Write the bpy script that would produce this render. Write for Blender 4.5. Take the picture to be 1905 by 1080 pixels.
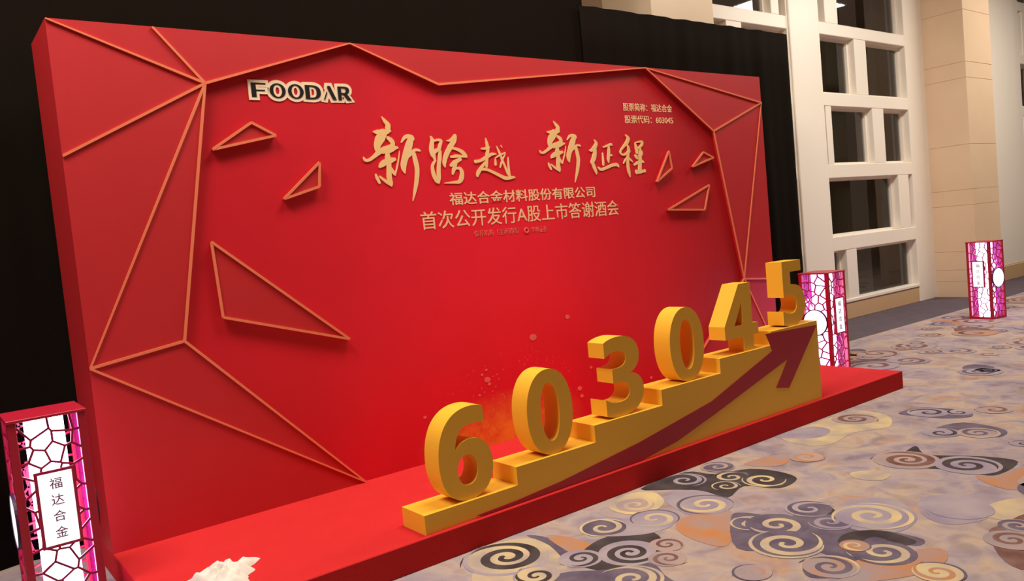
import bpy, bmesh, math, random
from mathutils import Vector, Matrix
from mathutils.geometry import tessellate_polygon

# ------------------------------------------------------------------ camera
scene = bpy.context.scene
for o in list(bpy.data.objects):
    bpy.data.objects.remove(o)
F_PX, CX, CY = 1481.0, 952.5, 540.0
YAW, PITCH, ROLL = math.radians(37.2414), math.radians(3.5857), math.radians(-5.3458)
CAM = Vector((-0.6985, -4.4827, 1.55))
FWD = Vector((math.sin(YAW)*math.cos(PITCH), math.cos(YAW)*math.cos(PITCH), -math.sin(PITCH)))
_r = Vector((math.cos(YAW), -math.sin(YAW), 0)); _u = _r.cross(FWD)
RGT = math.cos(ROLL)*_r + math.sin(ROLL)*_u
UPV = -math.sin(ROLL)*_r + math.cos(ROLL)*_u
cd = bpy.data.cameras.new('camera'); cam = bpy.data.objects.new('camera', cd)
scene.collection.objects.link(cam)
cd.sensor_fit = 'HORIZONTAL'; cd.sensor_width = 36; cd.lens = F_PX/1905*36; cd.clip_end = 200
cam.matrix_world = Matrix(((RGT.x, UPV.x, -FWD.x, CAM.x), (RGT.y, UPV.y, -FWD.y, CAM.y),
                           (RGT.z, UPV.z, -FWD.z, CAM.z), (0, 0, 0, 1)))
scene.camera = cam

# ------------------------------------------------------------------ world, exposure, ceiling lights
w = bpy.data.worlds.new('night'); scene.world = w; w.use_nodes = True
w.node_tree.nodes['Background'].inputs[0].default_value = (0.9, 0.60, 0.42, 1)
w.node_tree.nodes['Background'].inputs[1].default_value = 0.10
vs = scene.view_settings
vs.view_transform = 'Standard'; vs.look = 'None'; vs.gamma = 1; vs.use_curve_mapping = False
vs.exposure = -0.5
WARM = (1.0, 0.92, 0.80)
def area(name, loc, sx, sy, power, col=WARM, rot=(0, 0, 0)):
    l = bpy.data.lights.new(name, 'AREA'); l.shape = 'RECTANGLE'; l.size = sx; l.size_y = sy
    l.energy = power; l.color = col
    o = bpy.data.objects.new(name, l); o.location = loc; o.rotation_euler = rot
    scene.collection.objects.link(o); return o
area('ceiling_light', (-1.4, -1.25, 5.7), 2.4, 1.0, 430)
area('ceiling_light', (2.8, -1.25, 5.7), 2.4, 1.0, 310)
area('ceiling_light', (8.8, -1.4, 5.7), 2.4, 1.0, 330)
area('ceiling_light', (14.0, -1.4, 5.7), 2.4, 1.0, 330)
area('ceiling_light', (8.5, -5.0, 5.7), 2.4, 1.0, 25)

# ------------------------------------------------------------------ helpers
COL = scene.collection
def ray(q):
    return FWD + RGT*((q[0]-CX)/F_PX) - UPV*((q[1]-CY)/F_PX)
def ony(q, y):
    d = ray(q); return CAM + d*((y-CAM.y)/d.y)
def onz(q, z=0.0):
    d = ray(q); return CAM + d*((z-CAM.z)/d.z)
def s2l(r, g, b):
    f = lambda c: (c/255/12.92 if c/255 <= .04045 else ((c/255+.055)/1.055)**2.4)
    return (f(r), f(g), f(b), 1)
MATS = {}
def mat(name, col, rough=.6, metal=0., spec=.5, emit=None, emit_s=0., bump=None, var=None, coat=0.):
    m = bpy.data.materials.new(name); m.use_nodes = True; nt = m.node_tree
    p = nt.nodes['Principled BSDF']
    p.inputs['Base Color'].default_value = col; p.inputs['Roughness'].default_value = rough
    p.inputs['Metallic'].default_value = metal; p.inputs['Specular IOR Level'].default_value = spec
    p.inputs['Coat Weight'].default_value = coat
    if emit:
        p.inputs['Emission Color'].default_value = emit; p.inputs['Emission Strength'].default_value = emit_s
    tc = nt.nodes.new('ShaderNodeTexCoord')
    if bump:
        n = nt.nodes.new('ShaderNodeTexNoise'); n.inputs['Scale'].default_value = bump[0]; n.inputs['Detail'].default_value = 5
        b = nt.nodes.new('ShaderNodeBump'); b.inputs['Strength'].default_value = bump[1]; b.inputs['Distance'].default_value = .01
        nt.links.new(tc.outputs['Object'], n.inputs['Vector']); nt.links.new(n.outputs['Fac'], b.inputs['Height'])
        nt.links.new(b.outputs['Normal'], p.inputs['Normal'])
    if var:
        n = nt.nodes.new('ShaderNodeTexNoise'); n.inputs['Scale'].default_value = var[0]; n.inputs['Detail'].default_value = 4
        mx = nt.nodes.new('ShaderNodeMix'); mx.data_type = 'RGBA'
        mx.inputs[6].default_value = col; mx.inputs[7].default_value = var[1]
        mr = nt.nodes.new('ShaderNodeMapRange'); k = var[2] if len(var) > 2 else .5
        mr.inputs['From Min'].default_value = .5-k; mr.inputs['From Max'].default_value = .5+k
        nt.links.new(tc.outputs['Object'], n.inputs['Vector']); nt.links.new(n.outputs['Fac'], mr.inputs['Value']); nt.links.new(mr.outputs[0], mx.inputs[0])
        nt.links.new(mx.outputs[2], p.inputs['Base Color'])
    MATS[name] = m; return m

def link(name, me, m, parent=None, root_loc=None, smooth=False):
    o = bpy.data.objects.new(name, me); COL.objects.link(o)
    if m is not None:
        for mm in (m if isinstance(m, (list, tuple)) else [m]): me.materials.append(mm)
    if smooth:
        for p in me.polygons: p.use_smooth = True
    if parent:
        o.parent = parent
        if root_loc is not None: o.matrix_parent_inverse = Matrix.Translation(root_loc).inverted()
    return o
def thing(name, label, cat, loc=(0, 0, 0), rz=0, group=None, kind=None):
    o = bpy.data.objects.new(name, None); COL.objects.link(o); o.location = loc; o.rotation_euler = (0, 0, rz)
    o.empty_display_size = .1
    return tag(o, label, cat, group, kind)
def tag(o, label, cat, group=None, kind=None):
    if label: o['label'] = label
    if cat: o['category'] = cat
    if group: o['group'] = group
    if kind: o['kind'] = kind
    return o
def struct(o): o['kind'] = 'structure'; return o

def box_bm(bm, x0, x1, y0, y1, z0, z1):
    vs_ = [bm.verts.new(v) for v in ((x0,y0,z0),(x1,y0,z0),(x1,y1,z0),(x0,y1,z0),(x0,y0,z1),(x1,y0,z1),(x1,y1,z1),(x0,y1,z1))]
    for f in ((0,3,2,1),(4,5,6,7),(0,1,5,4),(1,2,6,5),(2,3,7,6),(3,0,4,7)):
        bm.faces.new([vs_[i] for i in f])
def finish(bm, name, bevel=0., seg=1):
    if bevel:
        bmesh.ops.bevel(bm, geom=list(bm.edges), offset=bevel, segments=seg, affect='EDGES', profile=.5)
    bmesh.ops.recalc_face_normals(bm, faces=list(bm.faces))
    me = bpy.data.meshes.new(name); bm.to_mesh(me); bm.free(); return me
def box(name, x0, x1, y0, y1, z0, z1, m, parent=None, root_loc=None, bevel=0.):
    bm = bmesh.new(); box_bm(bm, x0, x1, y0, y1, z0, z1)
    return link(name, finish(bm, name, bevel), m, parent, root_loc)
def prism_bm(bm, loops, y0, y1):
    """loops: list of (x,z) loops (outer + holes); extruded from y0 (front) to y1 (back)"""
    pl = [[Vector((x, z, 0)) for x, z in lp] for lp in loops]
    tris = tessellate_polygon(pl)
    flat = [v for lp in pl for v in lp]
    fr = [bm.verts.new((v.x, y0, v.y)) for v in flat]; bk = [bm.verts.new((v.x, y1, v.y)) for v in flat]
    for t in tris:
        try:
            bm.faces.new([fr[i] for i in t]); bm.faces.new([bk[i] for i in reversed(t)])
        except ValueError: pass
    k = 0
    for lp in pl:
        n = len(lp)
        for i in range(n):
            a, b = k+i, k+(i+1) % n
            bm.faces.new((fr[a], fr[b], bk[b], bk[a]))
        k += n
def prism(name, loops, y0, y1, m, parent=None, root_loc=None):
    bm = bmesh.new(); prism_bm(bm, loops, y0, y1)
    return link(name, finish(bm, name), m, parent, root_loc)
def bez(path, n=22):
    """path: list of ('M',x,y) ('L',x,y) ('C',x1,y1,x2,y2,x,y)"""
    out = []; cur = None
    for c in path:
        if c[0] in 'ML': cur = (c[1], c[2]); out.append(cur)
        else:
            p0 = cur; p1, p2, p3 = (c[1], c[2]), (c[3], c[4]), (c[5], c[6])
            for i in range(1, n+1):
                t = i/n; s = 1-t
                out.append(tuple(s**3*a+3*s*s*t*b+3*s*t*t*cc+t**3*d for a, b, cc, d in zip(p0, p1, p2, p3)))
            cur = p3
    if math.dist(out[0], out[-1]) < 1e-5: out.pop()
    return out
def oval(cx, cz, a, b, n=40, k=2.0):
    pts = []
    for i in range(n):
        t = 2*math.pi*i/n; c, s = math.cos(t), math.sin(t)
        pts.append((cx+a*math.copysign(abs(c)**(2/k), c), cz+b*math.copysign(abs(s)**(2/k), s)))
    return pts
def text_loops_mesh(s, x0, x1, z0, z1, yf, thick, offset=0., res=3, spacing=1.0):
    """text as a mesh filling the rectangle x0..x1, z0..z1, front face at yf"""
    cu = bpy.data.curves.new('t', 'FONT'); cu.body = s; cu.size = 1; cu.resolution_u = res
    cu.offset = offset; cu.space_character = spacing; cu.extrude = .02
    ob = bpy.data.objects.new('t', cu); COL.objects.link(ob)
    dg = bpy.context.evaluated_depsgraph_get(); dg.update()
    me = bpy.data.meshes.new_from_object(ob.evaluated_get(dg))
    bpy.data.objects.remove(ob); bpy.data.curves.remove(cu)
    xs = [v.co.x for v in me.vertices]; ys = [v.co.y for v in me.vertices]
    ax, bx_, ay, by = min(xs), max(xs), min(ys), max(ys)
    for v in me.vertices:
        x, y, z = v.co
        v.co = (x0+(x-ax)/(bx_-ax)*(x1-x0), yf+(.02-z)/.04*thick, z0+(y-ay)/(by-ay)*(z1-z0))
    me.materials.clear()
    return me

# ------------------------------------------------------------------ materials
RED_BORDER = mat('matte red panel', s2l(192, 31, 36), .55, var=(3, s2l(182, 26, 32)))
RED_SIDE = mat('red side panel', s2l(186, 20, 28), .55)
RED_STAGE = mat('red stage carpet', s2l(206, 46, 46), .95, spec=.1, bump=(300, .4), var=(6, s2l(196, 40, 42)))
GOLD_STRIP = mat('gold strip', s2l(236, 132, 92), .4, metal=.1)
GOLD_LET = mat('gold lettering', s2l(240, 192, 96), .45, var=(2.6, s2l(250, 214, 170)))
CREAM_TXT = mat('cream print', s2l(246, 204, 156), .5)
DIM_TXT = mat('pale red print', s2l(236, 112, 100), .5)
BLACK_TXT = mat('black lettering', s2l(28, 20, 24), .4)
CREAM_EDGE = mat('cream letter edge', s2l(240, 215, 180), .45)
YELLOW = mat('yellow paint', s2l(242, 186, 50), .5, bump=(60, .05))
ARROW = mat('dark red vinyl', s2l(172, 16, 42), .5)
BLACK_CLOTH = mat('black drape cloth', s2l(21, 15, 10), .95, spec=.05, bump=(200, .2))
STONE = mat('beige stone', s2l(232, 206, 176), .35, var=(1.6, s2l(220, 188, 154)))
WHITE_FRAME = mat('cream painted frame', s2l(246, 236, 222), .4)
SILL_TAN = mat('tan skirting', s2l(205, 170, 128), .45)
WALL = mat('brown wall covering', s2l(150, 120, 95), .8)
LATTICE = mat('crimson lattice', s2l(165, 16, 58), .35)
LANTERN_RED = mat('red lantern frame', s2l(176, 20, 48), .4)
CORE = mat('glowing lamp core', (1, 1, 1, 1), .5, emit=(.68, .58, 1, 1), emit_s=14.0)
PLATE = mat('lit white plate', (1, 1, 1, 1), .5, emit=(.9, .96, 1, 1), emit_s=1.6)
PLATE_TXT = mat('plum print', s2l(120, 40, 90), .5)
TISSUE = mat('white tissue', s2l(222, 214, 202), .8, bump=(40, .3))
MORTAR = mat('pale mortar', s2l(205, 172, 138), .7)
MDARK = mat('dark ring', s2l(70, 30, 70), .5)

def film_mat():
    m = bpy.data.materials.new('pink film'); m.use_nodes = True; nt = m.node_tree; nt.nodes.clear()
    out = nt.nodes.new('ShaderNodeOutputMaterial'); mx = nt.nodes.new('ShaderNodeMixShader')
    tr = nt.nodes.new('ShaderNodeBsdfTransparent'); tl = nt.nodes.new('ShaderNodeBsdfTranslucent'); df = nt.nodes.new('ShaderNodeBsdfDiffuse')
    ad = nt.nodes.new('ShaderNodeMixShader'); ad.inputs[0].default_value = .4
    tr.inputs[0].default_value = (1, .93, 1, 1)
    tl.inputs[0].default_value = s2l(150, 36, 130); df.inputs[0].default_value = s2l(160, 36, 110)
    mx.inputs[0].default_value = .42
    nt.links.new(tl.outputs[0], ad.inputs[1]); nt.links.new(df.outputs[0], ad.inputs[2])
    nt.links.new(tr.outputs[0], mx.inputs[1]); nt.links.new(ad.outputs[0], mx.inputs[2]); nt.links.new(mx.outputs[0], out.inputs[0])
    return m
FILM = film_mat()
def glass_mat():
    m = bpy.data.materials.new('dark window glass'); m.use_nodes = True; nt = m.node_tree; nt.nodes.clear()
    out = nt.nodes.new('ShaderNodeOutputMaterial'); mx = nt.nodes.new('ShaderNodeMixShader')
    tr = nt.nodes.new('ShaderNodeBsdfTransparent'); gl = nt.nodes.new('ShaderNodeBsdfGlossy'); fr = nt.nodes.new('ShaderNodeFresnel')
    tr.inputs[0].default_value = (.75, .75, .75, 1); gl.inputs[0].default_value = (.8, .8, .8, 1); gl.inputs['Roughness'].default_value = .03
    fr.inputs[0].default_value = 1.5
    ge = nt.nodes.new('ShaderNodeNewGeometry'); iv = nt.nodes.new('ShaderNodeMath'); iv.operation = 'SUBTRACT'; iv.inputs[0].default_value = 1
    mu = nt.nodes.new('ShaderNodeMath'); mu.operation = 'MULTIPLY'          # reflect at the room side only, the pane is a thin box
    nt.links.new(ge.outputs['Backfacing'], iv.inputs[1]); nt.links.new(fr.outputs[0], mu.inputs[0]); nt.links.new(iv.outputs[0], mu.inputs[1])
    nt.links.new(mu.outputs[0], mx.inputs[0]); nt.links.new(tr.outputs[0], mx.inputs[1]); nt.links.new(gl.outputs[0], mx.inputs[2])
    nt.links.new(mx.outputs[0], out.inputs[0]); return m
GLASS = glass_mat()

def carpet_mat():
    m = bpy.data.materials.new('patterned hotel carpet'); m.use_nodes = True; nt = m.node_tree; L = nt.links.new
    p = nt.nodes['Principled BSDF']; p.inputs['Roughness'].default_value = .95; p.inputs['Specular IOR Level'].default_value = .1
    tc = nt.nodes.new('ShaderNodeTexCoord')
    n1 = nt.nodes.new('ShaderNodeTexNoise'); n1.inputs['Scale'].default_value = 1.7; n1.inputs['Detail'].default_value = 2; n1.inputs['Distortion'].default_value = .5
    L(tc.outputs['Object'], n1.inputs['Vector'])
    r1 = nt.nodes.new('ShaderNodeValToRGB'); cr = r1.color_ramp
    cols = [(.28, (120, 104, 112)), (.40, (150, 134, 144)), (.50, (164, 148, 150)), (.57, (182, 158, 136)), (.63, (160, 142, 142)), (.70, (176, 130, 98)), (.80, (152, 136, 142))]
    while len(cr.elements) < len(cols): cr.elements.new(.5)
    for e, (t, c) in zip(cr.elements, cols): e.position = t; e.color = s2l(*c)
    L(n1.outputs['Fac'], r1.inputs[0])
    n2 = nt.nodes.new('ShaderNodeTexNoise'); n2.inputs['Scale'].default_value = 6; n2.inputs['Detail'].default_value = 3; n2.inputs['Distortion'].default_value = .8
    L(tc.outputs['Object'], n2.inputs['Vector'])
    r2 = nt.nodes.new('ShaderNodeValToRGB'); c2 = r2.color_ramp
    cols = [(.32, (116, 98, 104)), (.45, (156, 140, 146)), (.56, (184, 164, 146)), (.7, (170, 128, 104))]
    while len(c2.elements) < len(cols): c2.elements.new(.5)
    for e, (t, c) in zip(c2.elements, cols): e.position = t; e.color = s2l(*c)
    L(n2.outputs['Fac'], r2.inputs[0])
    mx = nt.nodes.new('ShaderNodeMix'); mx.data_type = 'RGBA'; mx.inputs[0].default_value = .4
    L(r1.outputs[0], mx.inputs[6]); L(r2.outputs[0], mx.inputs[7])
    n3 = nt.nodes.new('ShaderNodeTexNoise'); n3.inputs['Scale'].default_value = 260; L(tc.outputs['Object'], n3.inputs['Vector'])
    b = nt.nodes.new('ShaderNodeBump'); b.inputs['Strength'].default_value = .5; b.inputs['Distance'].default_value = .004
    L(n3.outputs['Fac'], b.inputs['Height']); L(b.outputs[0], p.inputs['Normal'])
    L(mx.outputs[2], p.inputs['Base Color'])
    return m
CARPET = carpet_mat()
CARPET_BORDER = mat('plain dark carpet border', s2l(104, 92, 100), .95, spec=.1, var=(4, s2l(84, 74, 82)))
C_DARK = mat('charcoal yarn', s2l(60, 50, 52), .95, spec=.1, var=(7, s2l(80, 70, 70), .17))
C_NAVY = mat('dusk purple yarn', s2l(88, 76, 92), .95, spec=.1, var=(7, s2l(112, 100, 112), .17))
C_LAV = mat('lavender yarn', s2l(142, 128, 144), .95, spec=.1, var=(4, s2l(164, 150, 152), .17))
C_CREAM = mat('cream yarn', s2l(206, 182, 134), .95, spec=.1, var=(4, s2l(160, 144, 138), .17))
C_PINK = mat('dusty pink yarn', s2l(178, 148, 136), .95, spec=.1, var=(4, s2l(150, 134, 136), .17))
C_ORANGE = mat('orange yarn', s2l(182, 122, 74), .95, spec=.1, var=(4, s2l(152, 138, 140), .17))
C_BROWN = mat('brown yarn', s2l(104, 70, 62), .95, spec=.1, var=(7, s2l(130, 98, 90), .17))
YARN = [C_DARK, C_NAVY, C_LAV, C_CREAM, C_PINK, C_ORANGE, C_BROWN]
DK, NV, LV, CR_, PK, OR, BR = range(7)

# ------------------------------------------------------------------ setting: floor, walls
W, H, HS, D, XR, T = 5.8238, 2.7021, 0.1452, 1.1314, 5.9018, 0.5113
ZT = HS+H
YW = 1.55                        # front plane of the window wall
floor = struct(box('floor', -7, 26, -11, YW+.35, -.12, 0, CARPET))
box('carpet_border', 5.0, 26, .56, YW-.002, .0003, .003, CARPET_BORDER, floor)
struct(box('wall_left', -7.2, -7, -11.2, 2, -.12, 6, WALL))
struct(box('wall_front', -7.2, 26.2, -11.2, -11, -.12, 6, WALL))
struct(box('wall_right', 26, 26.2, -11, 2, -.12, 6, WALL))
struct(box('ceiling', -7.2, 26.2, -11.2, 2.2, 6, 6.2, WALL))
struct(box('wall_back', -7, 5.47, YW+.05, YW+.3, 0, 6, WALL))

# stone pillars built of blocks
JOINTS = [0, .25, .43, .72, 1.44, 1.68, 2.37, 3.38, 3.62, 4.4, 5.2, 6.0]
def pillar(x0, x1, label):
    t = thing('stone_pillar', label, 'pillar', ((x0+x1)/2, 1.25, 0), kind='structure')
    for a, b in zip(JOINTS[:-1], JOINTS[1:]):
        g = .002
        box('stone_block', x0, x1, .93, 2.05, a+(g if a else 0), b-g, STONE, t, t.location, bevel=.003)
    box('mortar_core', x0+.006, x1-.006, .936, 2.04, 0, 6, MORTAR, t, t.location)
pillar(5.47, 6.44, 'beige stone pillar rising behind the black drape')
pillar(12.45, 13.40, 'beige stone pillar behind the farthest lantern, right of the window')

# windows: rails, stiles, staggered mullions and panes
RAILS = [(0, .24), (.98, 1.18), (1.99, 2.18), (2.98, 3.16), (3.95, 4.12), (4.93, 5.10), (5.85, 6.0)]
def window(name, x0, x1, muls, lstile, rstile):
    t = bpy.data.objects.new(name, None); COL.objects.link(t); t.location = ((x0+x1)/2, YW, 0); t['kind'] = 'structure'
    loc = t.location
    yb = YW+.17
    box('stile', x0-lstile, x0, YW, yb, 0, 6, WHITE_FRAME, t, loc, bevel=.008)
    box('stile', x1, x1+rstile, YW, yb, 0, 6, WHITE_FRAME, t, loc, bevel=.008)
    for i, (a, b) in enumerate(RAILS):
        box('rail' if i else 'sill_board', x0, x1, YW+.004, yb, a, b, WHITE_FRAME if i else SILL_TAN, t, loc, bevel=.008)
    box('window_sill', x0, x1, YW-.01, yb, .24, .285, WHITE_FRAME, t, loc, bevel=.006)
    for i in range(6):
        z0, z1 = RAILS[i][1], RAILS[i+1][0]
        xs = [x0]
        for a, b in muls[i]:
            box('mullion', a, b, YW+.008, yb, z0, z1, WHITE_FRAME, t, loc, bevel=.006); xs += [a, b]
        xs.append(x1)
        for k in range(0, len(xs), 2):
            if xs[k+1]-xs[k] < .02: continue
            # thin inner casing round each pane
            bm = bmesh.new()
            a, b = xs[k], xs[k+1]; e = min(.035, (b-a)*.08)
            box_bm(bm, a, a+e, YW+.11, yb, z0, z1); box_bm(bm, b-e, b, YW+.11, yb, z0, z1)
            box_bm(bm, a+e, b-e, YW+.11, yb, z1-e, z1); box_bm(bm, a+e, b-e, YW+.11, yb, z0, z0+e)
            link('casing', finish(bm, 'casing'), WHITE_FRAME, t, loc)
            box('pane', xs[k]+.01, xs[k+1]-.01, YW+.145, YW+.155, z0+.01, z1-.01, GLASS, t, loc)
M_RIGHT = [[(9.85, 10.12)], [(11.44, 11.76)], [(9.56, 9.70), (10.80, 11.12)], [(10.41, 10.73)], [(9.70, 10.02)], [(10.6, 10.9)]]
window('window_2', 9.52, 11.88, M_RIGHT, .28, .62)
M_LEFT = [[(8.1, 8.4)], [(7.4, 7.7)], [(8.0, 8.3)], [(7.5, 7.8)], [(8.45, 8.62)], [(7.8, 8.1)]]
window('window_1', 6.9, 8.76, M_LEFT, .46, .02)
off = 6.76
M_3 = [[(a+off, b+off) for a, b in r] for r in M_RIGHT]
window('window_3', 9.52+off, 11.88+off, M_3, .28, .62)
struct(box('trim_1', 8.78, 9.24, YW-.03, YW+.3, 0, 6, WHITE_FRAME, bevel=.01))
struct(box('trim_2', 13.4, 9.24+off, YW-.03, YW+.3, .27, 6, WHITE_FRAME, bevel=.01))
struct(box('trim_3', 13.4, 9.24+off, YW-.06, YW+.3, 0, .27, SILL_TAN, bevel=.01))
struct(box('wall_back_far', 12.52+off, 26, YW, YW+.3, 0, 6, STONE))

OUT = mat('grey outdoor column', s2l(150, 140, 118), .7)
for i, (px, wd) in enumerate([(1560, .5), (1648, .45), (1480, .5), (1700, .3)]):
    c = ony((px, 400), 2.9); struct(box('trim_%d' % (i+4), c.x-wd/2, c.x+wd/2, 2.8, 3.1, 0, 6, OUT))
# carpet scrolls: woven pattern, from the photo's own positions
bm = bmesh.new()
def disc(c, R, mi, z, n=28, ax=1., ang=0.):
    vs_ = []
    for i in range(n):
        t = 2*math.pi*i/n; x, y = R*math.cos(t), R*ax*math.sin(t)
        vs_.append(bm.verts.new((c[0]+x*math.cos(ang)-y*math.sin(ang), c[1]+x*math.sin(ang)+y*math.cos(ang), z)))
    f = bm.faces.new(vs_); f.material_index = mi
def spiral(c, R, turns, sgn, ph, wd, mi, z, r0=.05):
    n = int(30*turns); prev = None
    for i in range(n+1):
        t = i/n
        r = R*(r0+(1-r0)*t**.95)+R*.28*max(0, (t-.8)/.2)**2; a = ph+sgn*2*math.pi*turns*t
        ww = wd*R*(.55+.6*t)*(1-.95*max(0, (t-.72)/.28)**1.5)
        if t < .06: ww *= 1.25
        p = Vector((c[0]+r*math.cos(a), c[1]+r*math.sin(a))); nrm = Vector((math.cos(a), math.sin(a)))
        A, B = p+nrm*ww/2, p-nrm*ww/2
        cur = (bm.verts.new((A.x, A.y, z)), bm.verts.new((B.x, B.y, z)))
        if prev:
            f = bm.faces.new((prev[0], cur[0], cur[1], prev[1])); f.material_index = mi
        prev = cur
def ring_band(c, R, wd, mi, z, a0=0., a1=6.2832, n=36):
    prev = None
    for i in range(n+1):
        a = a0+(a1-a0)*i/n; k = wd*R/2*math.sin(math.pi*min(max(i/n, .02), .98))**.5
        cur = tuple(bm.verts.new((c[0]+(R+q)*math.cos(a), c[1]+(R+q)*math.sin(a), z)) for q in (k, -k))
        if prev:
            f = bm.faces.new((prev[0], cur[0], cur[1], prev[1])); f.material_index = mi
        prev = cur
def patch(pts, mi, z):           # smooth closed patch, given in picture coordinates, laid on the floor
    P_ = [onz((856+x/1.816, 744+y/1.816)) for x, y in pts]; n = len(P_); out = []
    for i in range(n):
        p0, p1, p2, p3 = P_[i-1], P_[i], P_[(i+1) % n], P_[(i+2) % n]
        for k in range(4):
            t = k/4
            v = .5*((2*p1)+(-p0+p2)*t+(2*p0-5*p1+4*p2-p3)*t*t+(-p0+3*p1-3*p2+p3)*t**3); out.append((v.x, v.y))
    tris = tessellate_polygon([[Vector((x, y, 0)) for x, y in out]])
    vs_ = [bm.verts.new((x, y, z)) for x, y in out]
    for t in tris:
        f = bm.faces.new([vs_[i] for i in t]); f.material_index = mi
SWIRLS = [  # px, py, horizontal radius px, turns, fill, stroke, direction
 (942,1036,62,2.6,CR_,DK,1),(1081,1038,32,2,LV,DK,-1),(1172,1028,46,2.5,LV,DK,1),(1241,1012,26,1.8,PK,BR,-1),(1243,1038,29,1.9,PK,BR,1),
 (1123,981,35,1.5,NV,CR_,1),(1218,964,37,1.6,LV,CR_,-1),(1182,939,31,1.8,PK,CR_,1),(1313,938,43,1.9,LV,CR_,-1),(1274,893,32,1.8,DK,LV,1),
 (1360,887,28,1.8,DK,CR_,-1),(1351,904,22,1.5,DK,CR_,1),(1395,973,29,1.6,NV,CR_,1),(998,1071,34,1.9,CR_,DK,-1),(1176,1076,46,2,NV,CR_,1),
 (1421,892,34,1.7,DK,CR_,1),(1688,855,52,2.7,PK,BR,1),(1798,865,52,2.2,LV,DK,-1),(1446,976,47,2,NV,CR_,-1),(1463,1011,56,2.1,NV,CR_,1),
 (1544,971,34,1.8,NV,LV,1),(1622,959,60,2.2,LV,CR_,1),(1643,1027,50,2,NV,CR_,-1),(1544,1054,43,2,OR,NV,1),(1505,946,36,1.2,NV,LV,-1),
 (1590,779,36,2.3,PK,BR,-1),(1783,946,52,2,LV,LV,1),(1882,1004,42,2,PK,BR,-1),(1893,978,30,1.6,NV,PK,1),(1752,805,30,1.2,LV,DK,1),
 (1819,805,34,2,PK,NV,-1),(1905,825,22,1.6,LV,DK,1),(1727,767,33,1.6,LV,DK,1),(1783,767,22,1.5,LV,DK,-1),(1850,762,30,1.6,PK,BR,1),
 (1400,1065,30,1.6,PK,OR,1),(1745,1065,40,1.8,CR_,OR,-1),(1590,1015,24,1.4,OR,CR_,1),(1335,868,26,1.6,NV,PK,1),(1500,850,28,1.6,PK,OR,1),
]
random.seed(4)
zz = .0012
# cloud-shaped grounds behind the scrolls
for mi, pts in [
 (LV, [(690,330),(780,303),(880,318),(912,350),(870,392),(760,382)]), (LV, [(1290,350),(1400,330),(1500,350),(1545,400),(1480,445),(1340,440)]),
 (LV, [(1560,330),(1700,318),(1790,345),(1780,400),(1650,420),(1560,385)]), (CR_, [(1765,365),(1850,335),(1950,335),(1950,405),(1800,400)]),
 (OR, [(745,400),(900,368),(918,420),(905,490),(830,485),(740,445)]), (OR, [(1740,255),(1860,240),(1940,215),(1940,290),(1840,300)]), (OR, [(1040,190),(1120,180),(1100,215),(1030,225),(960,215)]),
 (CR_, [(1090,120),(1250,60),(1330,35),(1440,50),(1450,90),(1330,110),(1250,150),(1150,150)]), (LV, [(1060,120),(1180,90),(1250,100),(1220,125),(1120,130)]),
 (CR_, [(180,470),(270,472),(335,515),(362,575),(310,612),(60,625),(55,560),(100,500)]), (NV, [(225,457),(300,466),(372,515),(360,545),(300,490)]), (OR, [(290,458),(380,465),(448,492),(440,522),(385,522)]),
 (DK, [(445,485),(520,455),(620,440),(678,465),(660,520),(560,565),(470,575),(390,545)]), (NV, [(340,585),(500,572),(640,550),(690,590),(725,640),(360,640)]),
 (LV, [(400,420),(480,395),(560,400),(640,400),(720,420),(640,450),(520,460),(430,455)]), (CR_, [(500,360),(560,320),(650,310),(690,345),(640,380),(560,385)]),
 (DK, [(610,300),(760,243),(860,250),(980,232),(1080,242),(1138,265),(1080,297),(960,290),(905,328),(820,307),(740,302)]),
 (NV, [(915,395),(960,380),(1080,395),(1180,385),(1290,420),(1345,440),(1440,442),(1565,470),(1540,492),(1430,475),(1365,520),(1355,585),(1290,598),(1180,598),(1160,555),(1235,520),(1100,505),(935,500)]),
 (OR, [(1330,545),(1480,515),(1620,500),(1645,540),(1560,585),(1400,612),(1290,612)]), (DK, [(1150,355),(1200,343),(1245,355),(1290,398),(1250,397),(1215,372)]), (DK, [(1275,480),(1310,448),(1420,440),(1540,475),(1500,490),(1400,462),(1330,490)]),
 (DK, [(1420,205),(1500,175),(1540,155),(1575,183),(1700,188),(1790,192),(1885,208),(1820,252),(1740,250),(1640,235),(1560,228)]),
 (NV, [(1480,45),(1560,25),(1700,35),(1730,55),(1640,62),(1560,55)]), (BR, [(1785,450),(1830,420),(1940,385),(1940,560),(1840,545)]), (NV, [(1600,100),(1700,75),(1840,100),(1820,125),(1700,120)]),
 (CR_, [(1320,245),(1400,238),(1455,250),(1420,272),(1340,265)])]:
    patch(pts, mi, zz); zz += .000014
for (px, py, rx, tn, fi, st, sg) in SWIRLS:
    c = onz((px, py)); e1 = onz((px+rx, py)); R = abs((e1-c).dot(Vector((math.cos(YAW), -math.sin(YAW), 0))))*1.22
    ph = random.uniform(0, 6.28)
    disc(c, R*1.02, fi, zz); zz += .000014
    spiral(c, R*.92, max(1.3, tn*.85), sg, ph, .30, st, zz); zz += .000014
    ring_band(c, R*1.03, .13, {DK: LV, BR: PK, NV: CR_}.get(st, NV if random.random() < .4 else st), zz, ph, ph+random.uniform(3.4, 5.6)); zz += .000014
cnt = 0
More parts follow.
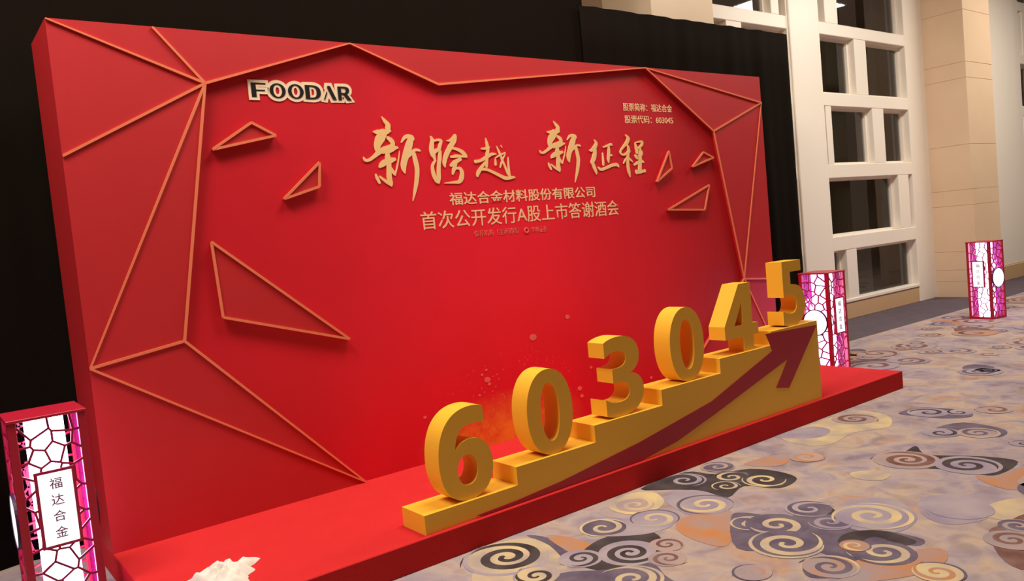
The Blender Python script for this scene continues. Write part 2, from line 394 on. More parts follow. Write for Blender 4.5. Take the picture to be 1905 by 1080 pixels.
while cnt < 260:                # the rest of the hall, same scrolls
    c = Vector((random.uniform(1, 24), random.uniform(-9, .3), 0)) if cnt < 150 else Vector((random.uniform(6.6, 15), random.uniform(-3.2, .4), 0))
    if c.x < 6.6 and c.y > -1.6: continue
    d = c-CAM; zf = d.dot(FWD)
    if zf > 0:
        px, py = CX+F_PX*d.dot(RGT)/zf, CY-F_PX*d.dot(UPV)/zf
        if 700 < px < 1905 and 740 < py < 1090: continue
    R = random.uniform(.08, .24); sg = random.choice((-1, 1)); ph = random.uniform(0, 6.28)
    fi, st = random.choice([(PK, BR), (LV, BR), (PK, NV), (OR, BR), (LV, NV)] if cnt >= 150 else [(CR_, DK), (LV, DK), (NV, CR_), (PK, BR), (LV, CR_), (OR, NV), (DK, LV)])
    zr = zz+.00007*(cnt % 14)
    if random.random() < .5: disc((c.x+R*.8, c.y+R*.4), R*1.3, random.choice((NV, BR, OR, LV, PK)), zr, ax=.6, ang=random.uniform(0, 3))
    zr += .00002
    disc(c, R*1.06, fi, zr); zr += .00002
    spiral(c, R*.9, random.uniform(1.3, 2.1), sg, ph, .30, st, zr); zr += .00002
    cnt += 1
me = bpy.data.meshes.new('carpet_scrolls')
bmesh.ops.recalc_face_normals(bm, faces=list(bm.faces))
for f in bm.faces:
    if f.normal.z < 0: f.normal_flip()
bm.to_mesh(me); bm.free()
so = link('carpet_scrolls', me, YARN, floor); so['kind'] = 'stuff'

# ------------------------------------------------------------------ black drapes
def drape(x0, x1, z1, y, label, seed):
    rnd = random.Random(seed)
    fr = [(rnd.uniform(7, 26), rnd.uniform(0, 6), rnd.uniform(.2, 1)) for _ in range(6)]
    nx, nz = int((x1-x0)*28), 10
    verts, faces = [], []
    for j in range(nz+1):
        for i in range(nx+1):
            x = x0+(x1-x0)*i/nx; z = z1*j/nz
            amp = .028*(1-.45*j/nz)
            yy = y+amp*sum(a*math.sin(f*x+p+.25*z) for f, p, a in fr)/1.8
            verts.append((x, yy, z))
    for j in range(nz):
        for i in range(nx):
            a = j*(nx+1)+i; faces.append((a, a+1, a+nx+2, a+nx+1))
    me = bpy.data.meshes.new('black_drape'); me.from_pydata(verts, [], faces); me.update()
    o = link('black_drape', me, BLACK_CLOTH, smooth=True)
    sm = o.modifiers.new('thickness', 'SOLIDIFY'); sm.thickness = .006
    return tag(o, label, 'curtain', 'black drapes behind the backdrop')
drape(-6.9, 4.34, 5.7, .74, 'tall black drape reaching out of the picture behind the left part of the red backdrop', 3)
drape(4.28, 7.42, 3.55, .70, 'lower black drape ending beside the white window frames, right of the red backdrop', 8)

# ------------------------------------------------------------------ stage platform
st = box('stage_platform', 0, XR, -D, T+.02, 0, HS, RED_STAGE, bevel=.004)
tag(st, 'low red carpeted stage platform under the backdrop and the yellow steps', 'stage')

# ------------------------------------------------------------------ backdrop
def print_mat():
    m = bpy.data.materials.new('printed crimson backdrop'); m.use_nodes = True; nt = m.node_tree; L = nt.links.new
    p = nt.nodes['Principled BSDF']; p.inputs['Roughness'].default_value = .45
    tc = nt.nodes.new('ShaderNodeTexCoord')
    n = nt.nodes.new('ShaderNodeTexNoise'); n.inputs['Scale'].default_value = 1.1; n.inputs['Detail'].default_value = 2
    L(tc.outputs['Object'], n.inputs['Vector'])
    mx = nt.nodes.new('ShaderNodeMix'); mx.data_type = 'RGBA'
    mx.inputs[6].default_value = s2l(174, 13, 24); mx.inputs[7].default_value = s2l(242, 27, 52)
    # printed glow of the artwork: brighter crimson round its middle
    g0 = nt.nodes.new('ShaderNodeMapping'); gc = ony((930, 520), YF); gx, gz = 2.7, 2.0
    g0.inputs['Location'].default_value = (-gc.x/gx, 0, -gc.z/gz); g0.inputs['Scale'].default_value = (1/gx, 0, 1/gz)
    g1 = nt.nodes.new('ShaderNodeTexGradient'); g1.gradient_type = 'SPHERICAL'
    L(tc.outputs['Object'], g0.inputs['Vector']); L(g0.outputs[0], g1.inputs['Vector'])
    ga = nt.nodes.new('ShaderNodeMath'); ga.operation = 'MULTIPLY_ADD'; ga.inputs[1].default_value = .5; ga.inputs[2].default_value = -.25; L(n.outputs['Fac'], ga.inputs[0])
    gb = nt.nodes.new('ShaderNodeMath'); gb.operation = 'MULTIPLY_ADD'; gb.inputs[1].default_value = 1.15; L(g1.outputs['Fac'], gb.inputs[0]); L(ga.outputs[0], gb.inputs[2]); gb.use_clamp = True
    L(gb.outputs[0], mx.inputs[0])
    # printed gold dust cloud behind the numerals
    def blob(cx, cz, rx, rz):
        s = nt.nodes.new('ShaderNodeMapping'); s.vector_type = 'POINT'
        s.inputs['Location'].default_value = (-cx/rx, 0, -cz/rz); s.inputs['Scale'].default_value = (1/rx, 0, 1/rz)
        g = nt.nodes.new('ShaderNodeTexGradient'); g.gradient_type = 'SPHERICAL'
        L(tc.outputs['Object'], s.inputs['Vector']); L(s.outputs[0], g.inputs['Vector']); return g.outputs['Fac']
    def mul(a, b):
        q = nt.nodes.new('ShaderNodeMath'); q.operation = 'MULTIPLY'; L(a, q.inputs[0])
        if isinstance(b, float): q.inputs[1].default_value = b
        else: L(b, q.inputs[1])
        q.use_clamp = True
        return q.outputs[0]
    c = DUST
    n2 = nt.nodes.new('ShaderNodeTexNoise'); n2.inputs['Scale'].default_value = 9; n2.inputs['Detail'].default_value = 8; n2.inputs['Roughness'].default_value = .7
    L(tc.outputs['Object'], n2.inputs['Vector'])
    rp = nt.nodes.new('ShaderNodeValToRGB'); rp.color_ramp.elements[0].position = .25; rp.color_ramp.elements[1].position = .85
    L(n2.outputs['Fac'], rp.inputs[0])
    f1 = mul(mul(blob(c.x, c.z, .75, .30), rp.outputs[0]), 2.3)
    m2 = nt.nodes.new('ShaderNodeMix'); m2.data_type = 'RGBA'; m2.inputs[7].default_value = s2l(236, 140, 40)
    L(f1, m2.inputs[0]); L(mx.outputs[2], m2.inputs[6])
    # speckles
    v = nt.nodes.new('ShaderNodeTexVoronoi'); v.inputs['Scale'].default_value = 26; L(tc.outputs['Object'], v.inputs['Vector'])
    lt = nt.nodes.new('ShaderNodeMath'); lt.operation = 'LESS_THAN'; lt.inputs[1].default_value = .16; L(v.outputs['Distance'], lt.inputs[0])
    f2 = mul(mul(blob(c.x+.12, c.z+.22, .75, .42), lt.outputs[0]), 1.1)
    m3 = nt.nodes.new('ShaderNodeMix'); m3.data_type = 'RGBA'; m3.inputs[7].default_value = s2l(238, 120, 110)
    L(f2, m3.inputs[0]); L(m2.outputs[2], m3.inputs[6])
    L(m3.outputs[2], p.inputs['Base Color'])
    return m
YF = .024                        # printed face; raised border panels reach Y = 0
DUST = ony((945, 800), YF)
PRINT = print_mat()
bd = thing('backdrop', 'large red event backdrop with raised faceted border, gold strips and gold lettering', 'backdrop', (W/2, .25, HS))
BL = bd.location.copy()
box('carcass', 0, W, YF+.003, T, HS, ZT, RED_SIDE, bd, BL)
box('printed_face', 0, W, YF-.001, YF+.002, HS, ZT, PRINT, bd, BL)
def bp(q):
    v = ony(q, 0); return (min(max(v.x, 0), W), min(max(v.z, HS), ZT))
A_ = (0, ZT); TR_ = (W, ZT); BLc = (0, HS)
B_ = (bp((282, 47))[0], ZT); C_ = bp((381, 155)); D_ = (0, bp((114, 290))[1]); E_ = (0, bp((170, 685))[1])
F_ = bp((343, 634)); G_ = (bp((680, 893))[0], HS); H_ = (bp((650, 83))[0], ZT); I_ = bp((815, 157))
J_ = (bp((1200, 127))[0], ZT); K_ = (W, bp((1413, 191))[1]); L_ = bp((1327, 244)); M_ = bp((1384, 518))
def extend(a, q):               # carry the line a -> q on to the bottom edge or the right edge
    b = bp(q); t = 1e9
    if b[1] < a[1]: t = min(t, (a[1]-HS)/(a[1]-b[1]))
    if b[0] > a[0]: t = min(t, (W-a[0])/(b[0]-a[0]))
    return (a[0]+(b[0]-a[0])*t, a[1]+(b[1]-a[1])*t)
N1 = extend(M_, (1313, 640)); N2 = (W, bp((1432, 519))[1]); N3 = extend(M_, (1423, 603))
BRc = (W, HS)
FACETS = [(A_, B_, C_), (B_, H_, C_), (A_, C_, D_), (D_, C_, E_), (C_, F_, E_), (E_, F_, G_), (E_, G_, BLc),
          (H_, J_, I_), (J_, TR_, K_), (J_, K_, L_), (K_, M_, L_), (K_, N2, M_)]
if N3[1] > HS+.01: FACETS += [(M_, N2, N3), (M_, N3, BRc, N1)]
else: FACETS += [(M_, N2, BRc, N3), (M_, N3, N1)]
for f in FACETS:
    prism('border_panel', [list(f)], 0.0, YF-.0005, RED_BORDER, bd, BL)
def strip_mesh(a, b, wd, y0, y1):
    a, b = Vector(a), Vector(b); d = (b-a).normalized(); n = Vector((-d.y, d.x))*wd/2
    bm = bmesh.new(); prism_bm(bm, [[tuple(a-n), tuple(b-n), tuple(b+n), tuple(a+n)]], y0, y1)
    for v in bm.verts:
        v.co.x = min(max(v.co.x, .0), W); v.co.z = min(max(v.co.z, HS), ZT)
    return finish(bm, 'gold_strip')
STRIPS = [(A_, C_), (B_, C_), (C_, D_), (C_, E_), (C_, F_), (C_, H_), (H_, I_), (I_, J_), (J_, K_), (J_, L_), (K_, L_), (L_, M_), (K_, M_),
          (E_, F_), (F_, G_), (E_, G_), (M_, N1), (M_, N2), (M_, N3)]
for k, (a, b) in enumerate(STRIPS):
    link('gold_strip', strip_mesh(a, b, .0145, -.009+.0002*(k % 7), -.0003), GOLD_STRIP, bd, BL)
for tri in [((395, 278), (467, 228), (513, 252)), ((528, 370), (594, 302), (594, 347)), ((393, 450), (650, 630), (415, 590)),
            ((1222, 338), (1244, 281), (1250, 313)), ((1288, 310), (1308, 283), (1327, 293)), ((1243, 390), (1319, 344), (1311, 390))]:
    pts = [bp(q) for q in tri]
    tp = prism('triangle_panel', [pts], .002, YF-.0005, RED_BORDER, bd, BL)
    for k in range(3):
        so = link('gold_strip', strip_mesh(pts[k], pts[(k+1) % 3], .0145, -.007+.0003*k, .0017), GOLD_STRIP, tp)

# brush-written slogan: six raised characters, traced stroke by stroke
YL = YF-.007
def stroke_bm(bm, pts, conv, yo, thin=1.):
    """pts: (x, y, width) in crop pixels -> variable width ribbon, extruded"""
    P_ = [Vector((x, y)) for x, y, _ in pts]; Wd = [w_ for _, _, w_ in pts]
    fine, wf = [], []
    n = len(P_)
    for i in range(n-1):
        p0, p1, p2, p3 = P_[max(i-1, 0)], P_[i], P_[i+1], P_[min(i+2, n-1)]
        for k in range(5):
            t = k/5
            fine.append(.5*((2*p1)+(-p0+p2)*t+(2*p0-5*p1+4*p2-p3)*t*t+(-p0+3*p1-3*p2+p3)*t**3)); wf.append(Wd[i]*(1-t)+Wd[i+1]*t)
    fine.append(P_[-1]); wf.append(Wd[-1])
    prev = None
    rows = []
    for i, p in enumerate(fine):
        d = (fine[min(i+1, len(fine)-1)]-fine[max(i-1, 0)]); d = d.normalized() if d.length > 1e-6 else Vector((1, 0))
        nn = Vector((-d.y, d.x))*wf[i]*thin/2
        a, b = conv(p+nn), conv(p-nn)
        rows.append((bm.verts.new((a[0], YL+yo, a[1])), bm.verts.new((b[0], YL+yo, b[1])),
                     bm.verts.new((b[0], YF-.001, b[1])), bm.verts.new((a[0], YF-.001, a[1]))))
    for r0, r1 in zip(rows, rows[1:]):
        for k in range(4):
            bm.faces.new((r0[k], r1[k], r1[(k+1) % 4], r0[(k+1) % 4]))
    bm.faces.new(rows[0]); bm.faces.new(rows[-1][::-1])
    # rounded ends
    for idx in (0, -1):
        c = conv(fine[idx]); r = abs(conv(fine[idx]+Vector((wf[idx]*thin/2, 0)))[0]-c[0])
        if r > .004:
            prism_bm(bm, [oval(c[0], c[1], r*.98, r*.98, 10)], YL+yo+.0001, YF-.001)
conv1 = lambda p: (lambda v: (v.x, v.z))(ony((660+p.x/5.684, 200+p.y/5.684), YL))
conv2 = lambda p: (lambda v: (v.x, v.z))(ony((980+p.x/6.569, 210+p.y/6.569), YL))
XIN = [[(285,95,6),(318,140,34),(350,180,48),(352,215,54)], [(205,255,20),(240,258,50),(300,262,60),(350,248,56),(376,245,20)],
 [(300,270,86),(268,330,100),(245,385,76),(240,420,60),(245,455,50)],
 [(352,320,34),(385,345,46),(405,385,40),(380,412,48),(310,440,56),(260,470,54),(200,522,34),(150,555,32),(112,553,32),(92,522,8)],
 [(462,425,10),(425,425,46),(370,450,58),(300,458,56)], [(345,470,40),(350,520,56),(350,560,56)],
 [(425,545,30),(390,555,56),(320,580,66),(284,608,54),(268,625,26)], [(360,560,56),(365,650,50),(368,740,54),(385,800,44),(392,830,12)],
 [(382,822,14),(340,785,34),(290,748,24),(268,726,14)], [(222,700,12),(240,745,34),(262,790,28),(268,808,8)],
 [(388,640,22),(415,690,34),(430,714,12)], [(430,712,12),(452,620,16),(470,520,10),(476,455,5)],
 [(492,372,8),(528,318,36),(560,303,44),(600,312,46),(616,330,36)], [(595,325,60),(575,400,76),(555,470,78),(532,545,66),(520,600,64),(522,650,46),(533,690,14)],
 [(560,520,36),(600,482,42),(640,447,30),(680,450,26),(697,462,8)], [(625,480,38),(645,560,48),(662,640,48),(662,720,46),(654,800,42),(640,880,32),(626,950,16),(618,990,4)]]
KUA = [[(802,302,12),(820,340,38),(815,400,48),(816,450,56),(830,500,56)], [(836,352,22),(880,340,28),(912,352,34),(902,400,36),(890,438,36),(845,462,50)],
 [(835,505,40),(846,540,30)], [(852,560,26),(824,620,32),(838,710,46),(870,775,44),(888,796,16)], [(902,460,36),(900,540,42),(892,600,40),(890,680,44),(892,740,44),(890,792,24)],
 [(978,350,12),(1020,342,36),(1062,296,34)], [(1066,300,30),(1050,350,56),(1010,420,60),(970,500,54),(950,580,44),(958,628,12)],
 [(1020,425,24),(1085,440,34),(1140,470,42),(1172,508,44),(1190,526,8)], [(1170,520,18),(1120,513,32),(1065,513,40),(1025,520,26)],
 [(1115,545,40),(1065,575,54),(1022,610,32)], [(1066,592,44),(1052,650,44),(1040,702,20)], [(1062,648,18),(1110,640,36),(1136,680,42),(1132,740,54),(1110,782,44),(1040,790,28),(950,798,6)]]
YUE = [[(1385,320,6),(1396,370,28),(1408,430,36),(1402,500,36),(1396,560,34),(1395,625,26)], [(1345,434,18),(1388,430,32),(1430,414,10)],
 [(1282,570,36),(1340,556,34),(1400,520,40),(1450,492,36),(1500,490,10)], [(1390,570,28),(1352,620,32),(1312,680,44),(1300,722,24)],
 [(1335,650,34),(1400,655,32),(1470,685,32),(1540,720,36),(1600,745,42),(1660,738,38),(1692,736,16)],
 [(1500,405,6),(1525,460,22),(1556,540,24),(1590,620,22),(1620,690,28),(1635,720,16)], [(1490,532,12),(1540,500,22),(1590,478,16)],
 [(1490,545,14),(1492,600,26),(1485,612,10)], [(1592,490,14),(1562,560,20),(1542,632,12)], [(1625,522,10),(1628,600,20),(1640,722,24)], [(1550,402,12),(1562,426,5)]]
ZHENG = [[(830,332,12),(850,370,34),(830,420,54),(792,458,36),(768,452,10)], [(832,430,46),(832,500,50),(820,560,56),(802,602,46)], [(804,600,38),(830,670,42),(850,720,30),(856,752,6)],
 [(942,415,18),(985,400,28),(1030,382,32),(1042,392,14)], [(1002,402,28),(1006,480,34),(1000,560,36),(1004,604,12)], [(1005,522,22),(1040,516,20)],
 [(930,490,12),(936,560,26),(940,630,26)], [(880,665,18),(912,690,38),(980,667,38),(1050,637,42),(1100,630,46),(1126,655,18)]]
CHENG = [[(1214,272,16),(1240,310,40),(1226,360,46),(1186,410,32),(1152,458,22),(1150,490,22),(1180,510,28),(1230,490,34),(1262,466,16)], [(1218,372,16),(1242,420,30),(1250,470,36)],
 [(1240,480,36),(1236,560,36),(1240,640,34),(1252,720,36),(1268,785,8)], [(1186,616,10),(1206,576,22),(1236,540,22)], [(1250,550,22),(1280,580,22),(1298,600,8)],
 [(1328,370,14),(1342,430,40),(1350,482,36)], [(1332,360,12),(1380,350,26),(1410,352,32),(1406,390,36),(1372,428,26)], [(1332,522,28),(1362,545,52),(1400,502,46),(1410,470,16)],
 [(1322,630,26),(1370,602,44),(1410,592,44),(1434,602,12)], [(1390,440,28),(1390,540,42),(1386,640,46),(1386,692,46)], [(1348,720,46),(1390,716,54),(1446,706,32)]]
def bbox_of(strokes, conv):
    c = [conv(Vector((x, y))) for s in strokes for x, y, _ in s]
    xs, zs = [a for a, _ in c], [b for _, b in c]; return min(xs), max(xs), min(zs), max(zs)
b1 = bbox_of(XIN, conv1)
q0, q1 = conv2(Vector((168, 530))), conv2(Vector((668, 440)))
t0, t1 = conv2(Vector((335, 98))), conv2(Vector((618, 852)))
def conv_x2(p):
    x, z = conv1(p)
    return (q0[0]+(x-b1[0])/(b1[1]-b1[0])*(q1[0]-q0[0]), t1[1]+(z-b1[2])/(b1[3]-b1[2])*(t0[1]-t1[1]))
for strokes, conv in ((XIN, conv1), (KUA, conv1), (YUE, conv1), (XIN, conv_x2), (ZHENG, conv2), (CHENG, conv2)):
    bm = bmesh.new()
    for k, s in enumerate(strokes): stroke_bm(bm, s, conv, .0002*k, 1. if strokes is XIN else .9)
    link('slogan_character', finish(bm, 'slogan_character'), GOLD_LET, bd, BL)

# printed and cut lettering
def put_text(name, s, tl, bl, right, m, yf=YF-.003, thick=.0018, offset=0., spacing=1.0):
    a, b, r = ony(tl, yf), ony(bl, yf), ony(right, yf)
    me = text_loops_mesh(s, min(a.x, b.x), r.x, b.z, a.z, yf, thick, offset, spacing=spacing)
    return link(name, me, m, bd, BL)
put_text('company_name_text', '福达合金材料股份有限公司', (835, 358), (838, 382), (1107, 356), CREAM_TXT, offset=.012)
put_text('event_text', '首次公开发行A股上市答谢酒会', (782, 394), (785, 428), (1151, 386), CREAM_TXT, offset=.004)
put_text('sponsor_text', '保荐机构（主承销商）', (882, 429), (883, 441), (966, 430), DIM_TXT)
put_text('sponsor_name_text', '华林证券', (989, 422), (990, 433), (1017, 424), DIM_TXT)
c = ony((980, 428), YF-.006); prism('round_sponsor_logo', [oval(c.x, c.z, .021, .021, 24), oval(c.x, c.z, .013, .013, 18)], YF-.006, YF-.0015, DIM_TXT, bd, BL)
put_text('stock_name_text', '股票简称：福达合金', (1159, 191), (1160, 206), (1250, 200), CREAM_TXT, offset=.006)
put_text('stock_code_text', '股票代码：603045', (1162, 214), (1163, 229), (1252, 222), CREAM_TXT, offset=.006)

# cut-out FOODAR sign: cream outline layer with dark letters on it
a = ony((466, 153), YL); b = ony((469, 180), YL); r_ = ony((654, 175), YL)
zt_, zb_ = a.z, b.z
LH = zt_-zb_; LX0 = a.x; LW = r_.x-a.x
def glyph(ch, x, wd):
    """wide high-contrast capitals, local box 0..1 scaled to wd x LH"""
    S = lambda lp: [(x+u*wd, zb_+v*LH) for u, v in lp]
    if ch == 'F': return [[S([(0,0),(.30,0),(.30,.43),(.85,.43),(.85,.52),(.30,.52),(.30,.90),(.92,.90),(.92,1),(0,1)])]]
    if ch == 'O': return [[S(oval(.5,.5,.5,.52,36)), S(oval(.5,.5,.27,.43,28))]]
    if ch == 'D': return [[S(bez([('M',0,0),('L',.42,0),('C',.85,0,1,.2,1,.5),('C',1,.8,.85,1,.42,1),('L',0,1)])),
                           S(bez([('M',.28,.1),('L',.28,.9),('L',.42,.9),('C',.64,.9,.73,.75,.73,.5),('C',.73,.25,.64,.1,.42,.1)]))]]
    if ch == 'A': return [[S([(.36,1),(.58,1),(1.04,0),(.73,0),(.33,.84)])], [S([(-.02,0),(.09,0),(.30,.50),(.25,.60)])]]
    if ch == 'R': return [[S(bez([('M',0,0),('L',.28,0),('L',.28,.42),('L',.42,.42),('L',.74,0),('L',1.1,0),('L',.72,.47),('C',.88,.52,.95,.62,.95,.74),('C',.95,.92,.8,1,.55,1),('L',0,1)])),
                           S(bez([('M',.28,.54),('L',.28,.89),('L',.46,.89),('C',.6,.89,.67,.84,.67,.72),('C',.67,.6,.6,.54,.46,.54)]))]]
def grow(loop, d):               # widen a loop outwards (counter-clockwise = solid)
    n = len(loop); ar = sum(loop[i][0]*loop[(i+1) % n][1]-loop[(i+1) % n][0]*loop[i][1] for i in range(n))
    sg = 1 if ar > 0 else -1; out = []
    for i in range(n):
        p0, p1, p2 = Vector(loop[i-1]), Vector(loop[i]), Vector(loop[(i+1) % n])
        e1, e2 = (p1-p0), (p2-p1)
        if e1.length < 1e-7 or e2.length < 1e-7: out.append(tuple(p1)); continue
        e1.normalize(); e2.normalize()
        nrm = Vector((e1.y, -e1.x))+Vector((e2.y, -e2.x))
        if nrm.length < 1e-4: nrm = Vector((e1.y, -e1.x))
        nrm.normalize(); cs = max(.8, nrm.dot(Vector((e1.y, -e1.x))))
        out.append(tuple(p1+nrm*(d*sg/cs)))
    return out
for li, (ch, u0, u1) in enumerate((('F', 0, .150), ('O', .171, .326), ('O', .348, .503), ('D', .520, .677), ('A', .706, .832), ('R', .856, .985))):
    x = LX0+u0*LW; wd = (u1-u0)*LW
    bm = bmesh.new()
    for lj, lp in enumerate(glyph(ch, x, wd)):
        prism_bm(bm, [grow(lp[0], .019)]+[grow(h, -.014) for h in lp[1:]], YL+.002+.0003*li+.00015*lj, YF-.001)
    lo = link('letter_outline', finish(bm, 'letter_outline'), CREAM_EDGE, bd, BL)
    bm = bmesh.new()
    for lp in glyph(ch, x, wd): prism_bm(bm, lp, YL+.0005, YL+.0018)
    link('letter_face', finish(bm, 'letter_face'), BLACK_TXT, lo)

# a few larger printed dots on the face
for (px, py, rp, mm) in [(1056, 589, 5, DIM_TXT), (992, 627, 8, DIM_TXT), (791, 776, 4, DIM_TXT), (907, 706, 7, DIM_TXT), (905, 688, 3, DIM_TXT), (897, 697, 3, DIM_TXT), (911, 714, 4, DIM_TXT),
                         (1079, 722, 5, DIM_TXT), (1083, 736, 4, DIM_TXT), (893, 735, 3, DIM_TXT), (1100, 683, 3, DIM_TXT), (1212, 702, 3, DIM_TXT)]:
    c = ony((px, py), YF-.003); e = ony((px+rp, py), YF-.003); rr = abs(e.x-c.x)*.8
    prism('printed_dot', [oval(c.x, c.z, rr, rr*.75, 12)], YF-.003, YF-.0012, mm, bd, BL)

# ------------------------------------------------------------------ yellow steps with arrow
X0, DX, H1, DH, SD = 1.198, .5855, .1004, .0983, .2224
YS0 = -D+.022; YS1 = YS0+SD
sp = thing('step_plinth', 'yellow six-step plinth with a dark red rising arrow along its front', 'steps', (X0+3*DX, (YS0+YS1)/2, HS))
for k in range(6):
    box('step', X0+k*DX, X0+(k+1)*DX, YS0, YS1, HS, HS+H1+k*DH, YELLOW, sp, sp.location)
def sf(q):
    v = ony(q, YS0-.002); return (v.x, v.z)
zb = HS+.002
ar = [sf(q) for q in ((1424, 621), (1519, 604), (1468, 721), (1444, 721), (1466, 667), (1330, 770), (1259, 821), (1194, 858))]
ar = [(min(x, X0+6*DX-.004), min(z, HS+H1+5*DH-.004)) for x, z in ar]
ar[-1] = (ar[-1][0], zb)
ar += [(sf((900, 957))[0], zb), sf((886, 959))]
ar += [sf(q) for q in ((960, 931), (1046, 894), (1190, 822), (1324, 746), (1437, 652))]
ar[-6] = (ar[-6][0], max(ar[-6][1], zb+.004))
link_o = prism('arrow_decal', [ar], YS0-.003, YS0-.0004, ARROW, sp, sp.location)
link_o['label'] = 'dark red arrow rising to the right'

# ------------------------------------------------------------------ numerals
def ring(x, z, a, b, k=2.15): return oval(x, z, a, b, 110, k)
GL = {
 '0': [ring(.165, .24, .165, .24), ring(.165, .24, .067, .163)],
 '6': [bez([('M',.295,.466),('C',.265,.477,.24,.48,.215,.48),('C',.075,.48,0,.375,0,.215),('C',0,.08,.06,0,.168,0),('C',.27,0,.33,.07,.33,.16),('C',.33,.25,.28,.312,.20,.312),
            ('C',.16,.312,.13,.298,.105,.268),('C',.11,.348,.15,.388,.22,.388),('C',.25,.388,.275,.383,.295,.374)]), ring(.170, .155, .062, .078)],
 '3': [bez([('M',.0,.02),('C',.04,.005,.08,0,.125,0),('C',.245,0,.325,.055,.325,.14),('C',.325,.2,.285,.24,.22,.25),('C',.275,.265,.305,.305,.305,.355),('C',.305,.435,.24,.48,.14,.48),
            ('C',.09,.48,.045,.47,.015,.455),('L',.015,.365),('C',.05,.385,.085,.395,.12,.395),('C',.165,.395,.19,.375,.19,.345),('C',.19,.31,.155,.292,.11,.292),('L',.07,.292),('L',.07,.208),
            ('L',.115,.208),('C',.17,.208,.205,.187,.205,.148),('C',.205,.11,.17,.088,.12,.088),('C',.075,.088,.035,.098,0,.118)])],
 '4': [[(.20,0),(.31,0),(.31,.105),(.37,.105),(.37,.185),(.31,.185),(.31,.47),(.18,.47),(0,.195),(0,.105),(.20,.105)], [(.20,.185),(.20,.345),(.105,.185)]],
 '5': [bez([('M',0,.015),('C',.04,.003,.07,0,.11,0),('C',.22,0,.285,.065,.285,.16),('C',.285,.25,.225,.3,.14,.3),('L',.115,.3),('L',.115,.395),('L',.255,.395),('L',.255,.475),('L',.02,.475),
            ('L',.018,.215),('C',.05,.222,.08,.224,.105,.224),('C',.15,.224,.178,.2,.178,.157),('C',.178,.115,.15,.09,.105,.09),('C',.07,.09,.035,.1,0,.115)])],
}
YD0 = -1.088
for k, (ch, x, label) in enumerate([('6', 1.322, 'yellow block numeral six on the lowest yellow step'), ('0', 1.905, 'yellow block numeral zero between the six and the three'),
        ('3', 2.50, 'yellow block numeral three on the third yellow step'), ('0', 3.09, 'yellow block numeral zero between the three and the four'),
        ('4', 3.645, 'yellow block numeral four on the fifth yellow step'), ('5', 4.325, 'yellow block numeral five on the highest yellow step')]):
    z0 = HS+H1+k*DH
    bm = bmesh.new(); prism_bm(bm, [[(x+u, z0+v) for u, v in lp] for lp in GL[ch]], YD0, YD0+.135)
    tag(link('block_numeral', finish(bm, 'block_numeral'), YELLOW), label, 'numeral', 'yellow numerals on the steps')

# ------------------------------------------------------------------ lanterns
LS, LH_ = .30, .985
def voronoi_cells(seeds, wd, ht):
    cells = []
    for i, s in enumerate(seeds):
        poly = [(-wd/2, 0), (wd/2, 0), (wd/2, ht), (-wd/2, ht)]
        for j, t in enumerate(seeds):
            if i == j: continue
            mx, mz = (s[0]+t[0])/2, (s[1]+t[1])/2; nx, nz = t[0]-s[0], t[1]-s[1]
            new = []
            for k in range(len(poly)):
                p, q = poly[k], poly[(k+1) % len(poly)]
                dp = (p[0]-mx)*nx+(p[1]-mz)*nz; dq = (q[0]-mx)*nx+(q[1]-mz)*nz
                if dp <= 0: new.append(p)
                if dp*dq < 0:
                    u = dp/(dp-dq); new.append((p[0]+(q[0]-p[0])*u, p[1]+(q[1]-p[1])*u))
            poly = new
            if not poly: break
        if poly: cells.append(poly)
    return cells
def lattice_mesh(seed, wd, ht, z0):
    rnd = random.Random(seed); seeds = []
    tries = 0
    while len(seeds) < 46 and tries < 5000:
        tries += 1
        s = (rnd.uniform(-wd/2, wd/2), rnd.uniform(0, ht))
        if all(math.dist(s, t) > .052 for t in seeds): seeds.append(s)
    bm = bmesh.new(); done = set()
    for c in voronoi_cells(seeds, wd, ht):
        for k in range(len(c)):
            a, b = c[k], c[(k+1) % len(c)]
            key = tuple(sorted(((round(a[0], 4), round(a[1], 4)), (round(b[0], 4), round(b[1], 4)))))
            if key in done or math.dist(a, b) < .003: continue
            done.add(key)
            if all(abs(abs(p[0])-wd/2) < 1e-4 for p in (a, b)) or all(p[1] < 1e-4 or p[1] > ht-1e-4 for p in (a, b)): continue
            va, vb = Vector(a), Vector(b); d = (vb-va).normalized(); n = Vector((-d.y, d.x))*.0046; va -= d*.002; vb += d*.002
            prism_bm(bm, [[(p.x, p.y+z0) for p in (va-n, vb-n, vb+n, va+n)]], -.006, .004)
    return finish(bm, 'lattice')
LAT = [lattice_mesh(10+i, LS-.06, LH_-.05, .033) for i in range(4)]
for me in LAT: me.materials.append(LATTICE)
def tmesh(s, x0, x1, z0, z1, yf): return text_loops_mesh(s, x0, x1, z0, z1, yf, .0015, .004)
CH = [tmesh(c, -.0245, .0245, .685-.072*i-.024, .685-.072*i+.024, -LS/2-.0155) for i, c in enumerate('福达合金')]
for me in CH: me.materials.append(PLATE_TXT)
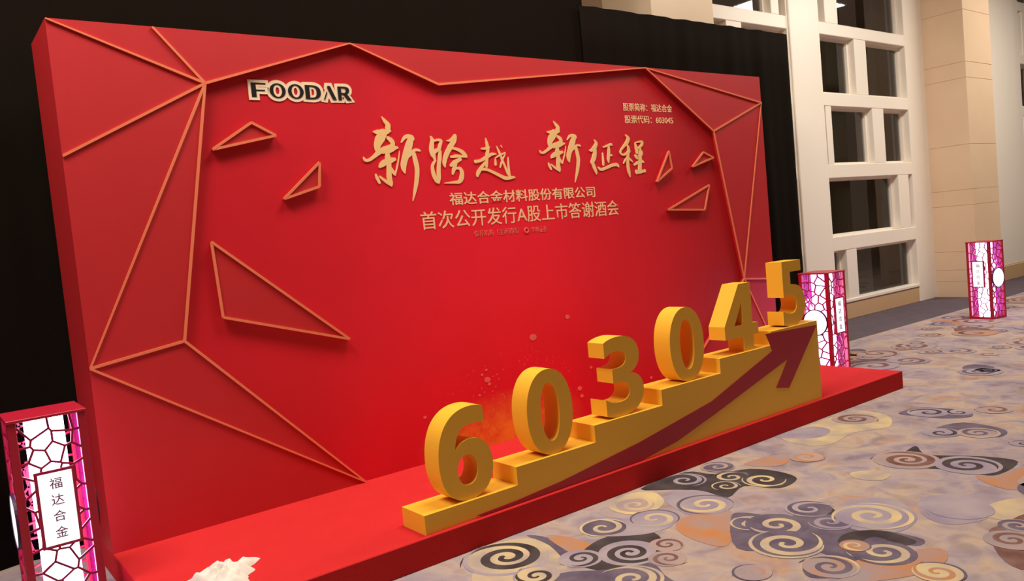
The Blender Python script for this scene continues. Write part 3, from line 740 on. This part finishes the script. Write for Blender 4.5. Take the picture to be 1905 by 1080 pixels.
def lantern(loc, rz, label):
    t = thing('lattice_lantern', label, 'lantern', loc, rz, 'glowing lattice lanterns')
    h = LS/2
    for sx in (-1, 1):
        for sy in (-1, 1):
            x, y = sx*(h-.0165), sy*(h-.0165)
            box('corner_post', x-.0165, x+.0165, y-.0165, y+.0165, .03, LH_-.014, LANTERN_RED, t, None, bevel=.002)
    box('base', -h, h, -h, h, 0, .032, LANTERN_RED, t, None, bevel=.002)
    box('top', -h-.004, h+.004, -h-.004, h+.004, LH_-.0135, LH_, LANTERN_RED, t, None, bevel=.002)
    co = box('lamp_core', -.072, .072, -.072, .072, .033, LH_-.0145, CORE, t, None, bevel=.01)
    co['label'] = 'bright white light column'
    for i in range(4):
        o = bpy.data.objects.new('lattice', LAT[i]); COL.objects.link(o); o.parent = t
        rot = Matrix.Rotation(i*math.pi/2, 4, 'Z') @ Matrix.Translation((0, -h+.012, 0)); o.matrix_local = rot
        R4 = Matrix.Rotation(i*math.pi/2, 4, 'Z')
        if i % 2 == 0:
            bm = bmesh.new(); zc0, zc1 = .405, .745; a = .078; e = .012
            prism_bm(bm, [[(-a, zc0), (a, zc0), (a, zc1), (-a, zc1)], [(-a+e, zc0+e), (-a+e, zc1-e), (a-e, zc1-e), (a-e, zc0+e)]], -h-.016, -h+.004)
            fo = link('plate_frame', finish(bm, 'plate_frame'), LATTICE, t); fo.matrix_local = R4
            po = box('name_plate', -a+e+.0005, a-e-.0005, -h-.0135, -h+.003, zc0+e+.0005, zc1-e-.0005, PLATE, t); po.matrix_local = R4
            for me in CH:
                co_ = bpy.data.objects.new('plate_character', me); COL.objects.link(co_); co_.parent = po
        else:
            rg = prism('disc_rim', [oval(0, .52, .125, .125, 40), oval(0, .52, .117, .117, 40)], -h-.01, -h+.004, MDARK, t); rg.matrix_local = R4
            dc = prism('lit_disc', [oval(0, .52, .1165, .1165, 40)], -h-.007, -h+.003, PLATE, t); dc.matrix_local = R4
            fl = box('pink_film', -h+.034, h-.034, -h+.019, -h+.0205, .033, LH_-.0145, FILM, t); fl.matrix_local = R4
    return t
lantern((-.266, -.35, 0), 0, 'nearest glowing lantern, at the left end of the stage, with four characters on its plate')
lantern((6.17, -.28, 0), 0, 'glowing lantern right beside the numeral five and the right end of the stage')
lantern((10.212, -.091, 0), math.radians(81), 'farthest glowing lantern, alone on the carpet in front of the stone pillar')

# ------------------------------------------------------------------ crumpled tissue
rnd = random.Random(5)
from mathutils import noise
verts, faces = [], []
NR, NA = 16, 44
ctr = Vector((.30, -.80, HS))
for i in range(NR+1):
    for j in range(NA):
        t = i/NR; a = 2*math.pi*j/NA
        dirv = Vector((math.cos(a), math.sin(a), 0))
        rad = .135*(1+.35*noise.noise(dirv*1.7+Vector((3, 1, 0)))+.2*noise.noise(dirv*4))
        if abs((a-.45+math.pi) % (2*math.pi)-math.pi) < .30: rad *= 1+.75*(1-abs((a-.45+math.pi) % (2*math.pi)-math.pi)/.30)
        p = ctr+dirv*rad*t
        rid = 1-abs(noise.noise(Vector((p.x*14, p.y*14, 2))))*2
        hgt = .075*(1-t**2.2)*(.45+.55*max(rid, 0))+.02*(1-t)*noise.noise(Vector((p.x*30, p.y*30, 0)))
        verts.append((p.x, p.y, HS+max(hgt, 0)+.0015))
for i in range(NR):
    for j in range(NA):
        a, b = i*NA+j, i*NA+(j+1) % NA
        faces.append((a, b, b+NA, a+NA))
me = bpy.data.meshes.new('crumpled_tissue'); me.from_pydata(verts, [], faces); me.update()
tis = link('crumpled_tissue', me, TISSUE, smooth=True)
tag(tis, 'crumpled white tissue lying on the left end of the red stage', 'tissue')
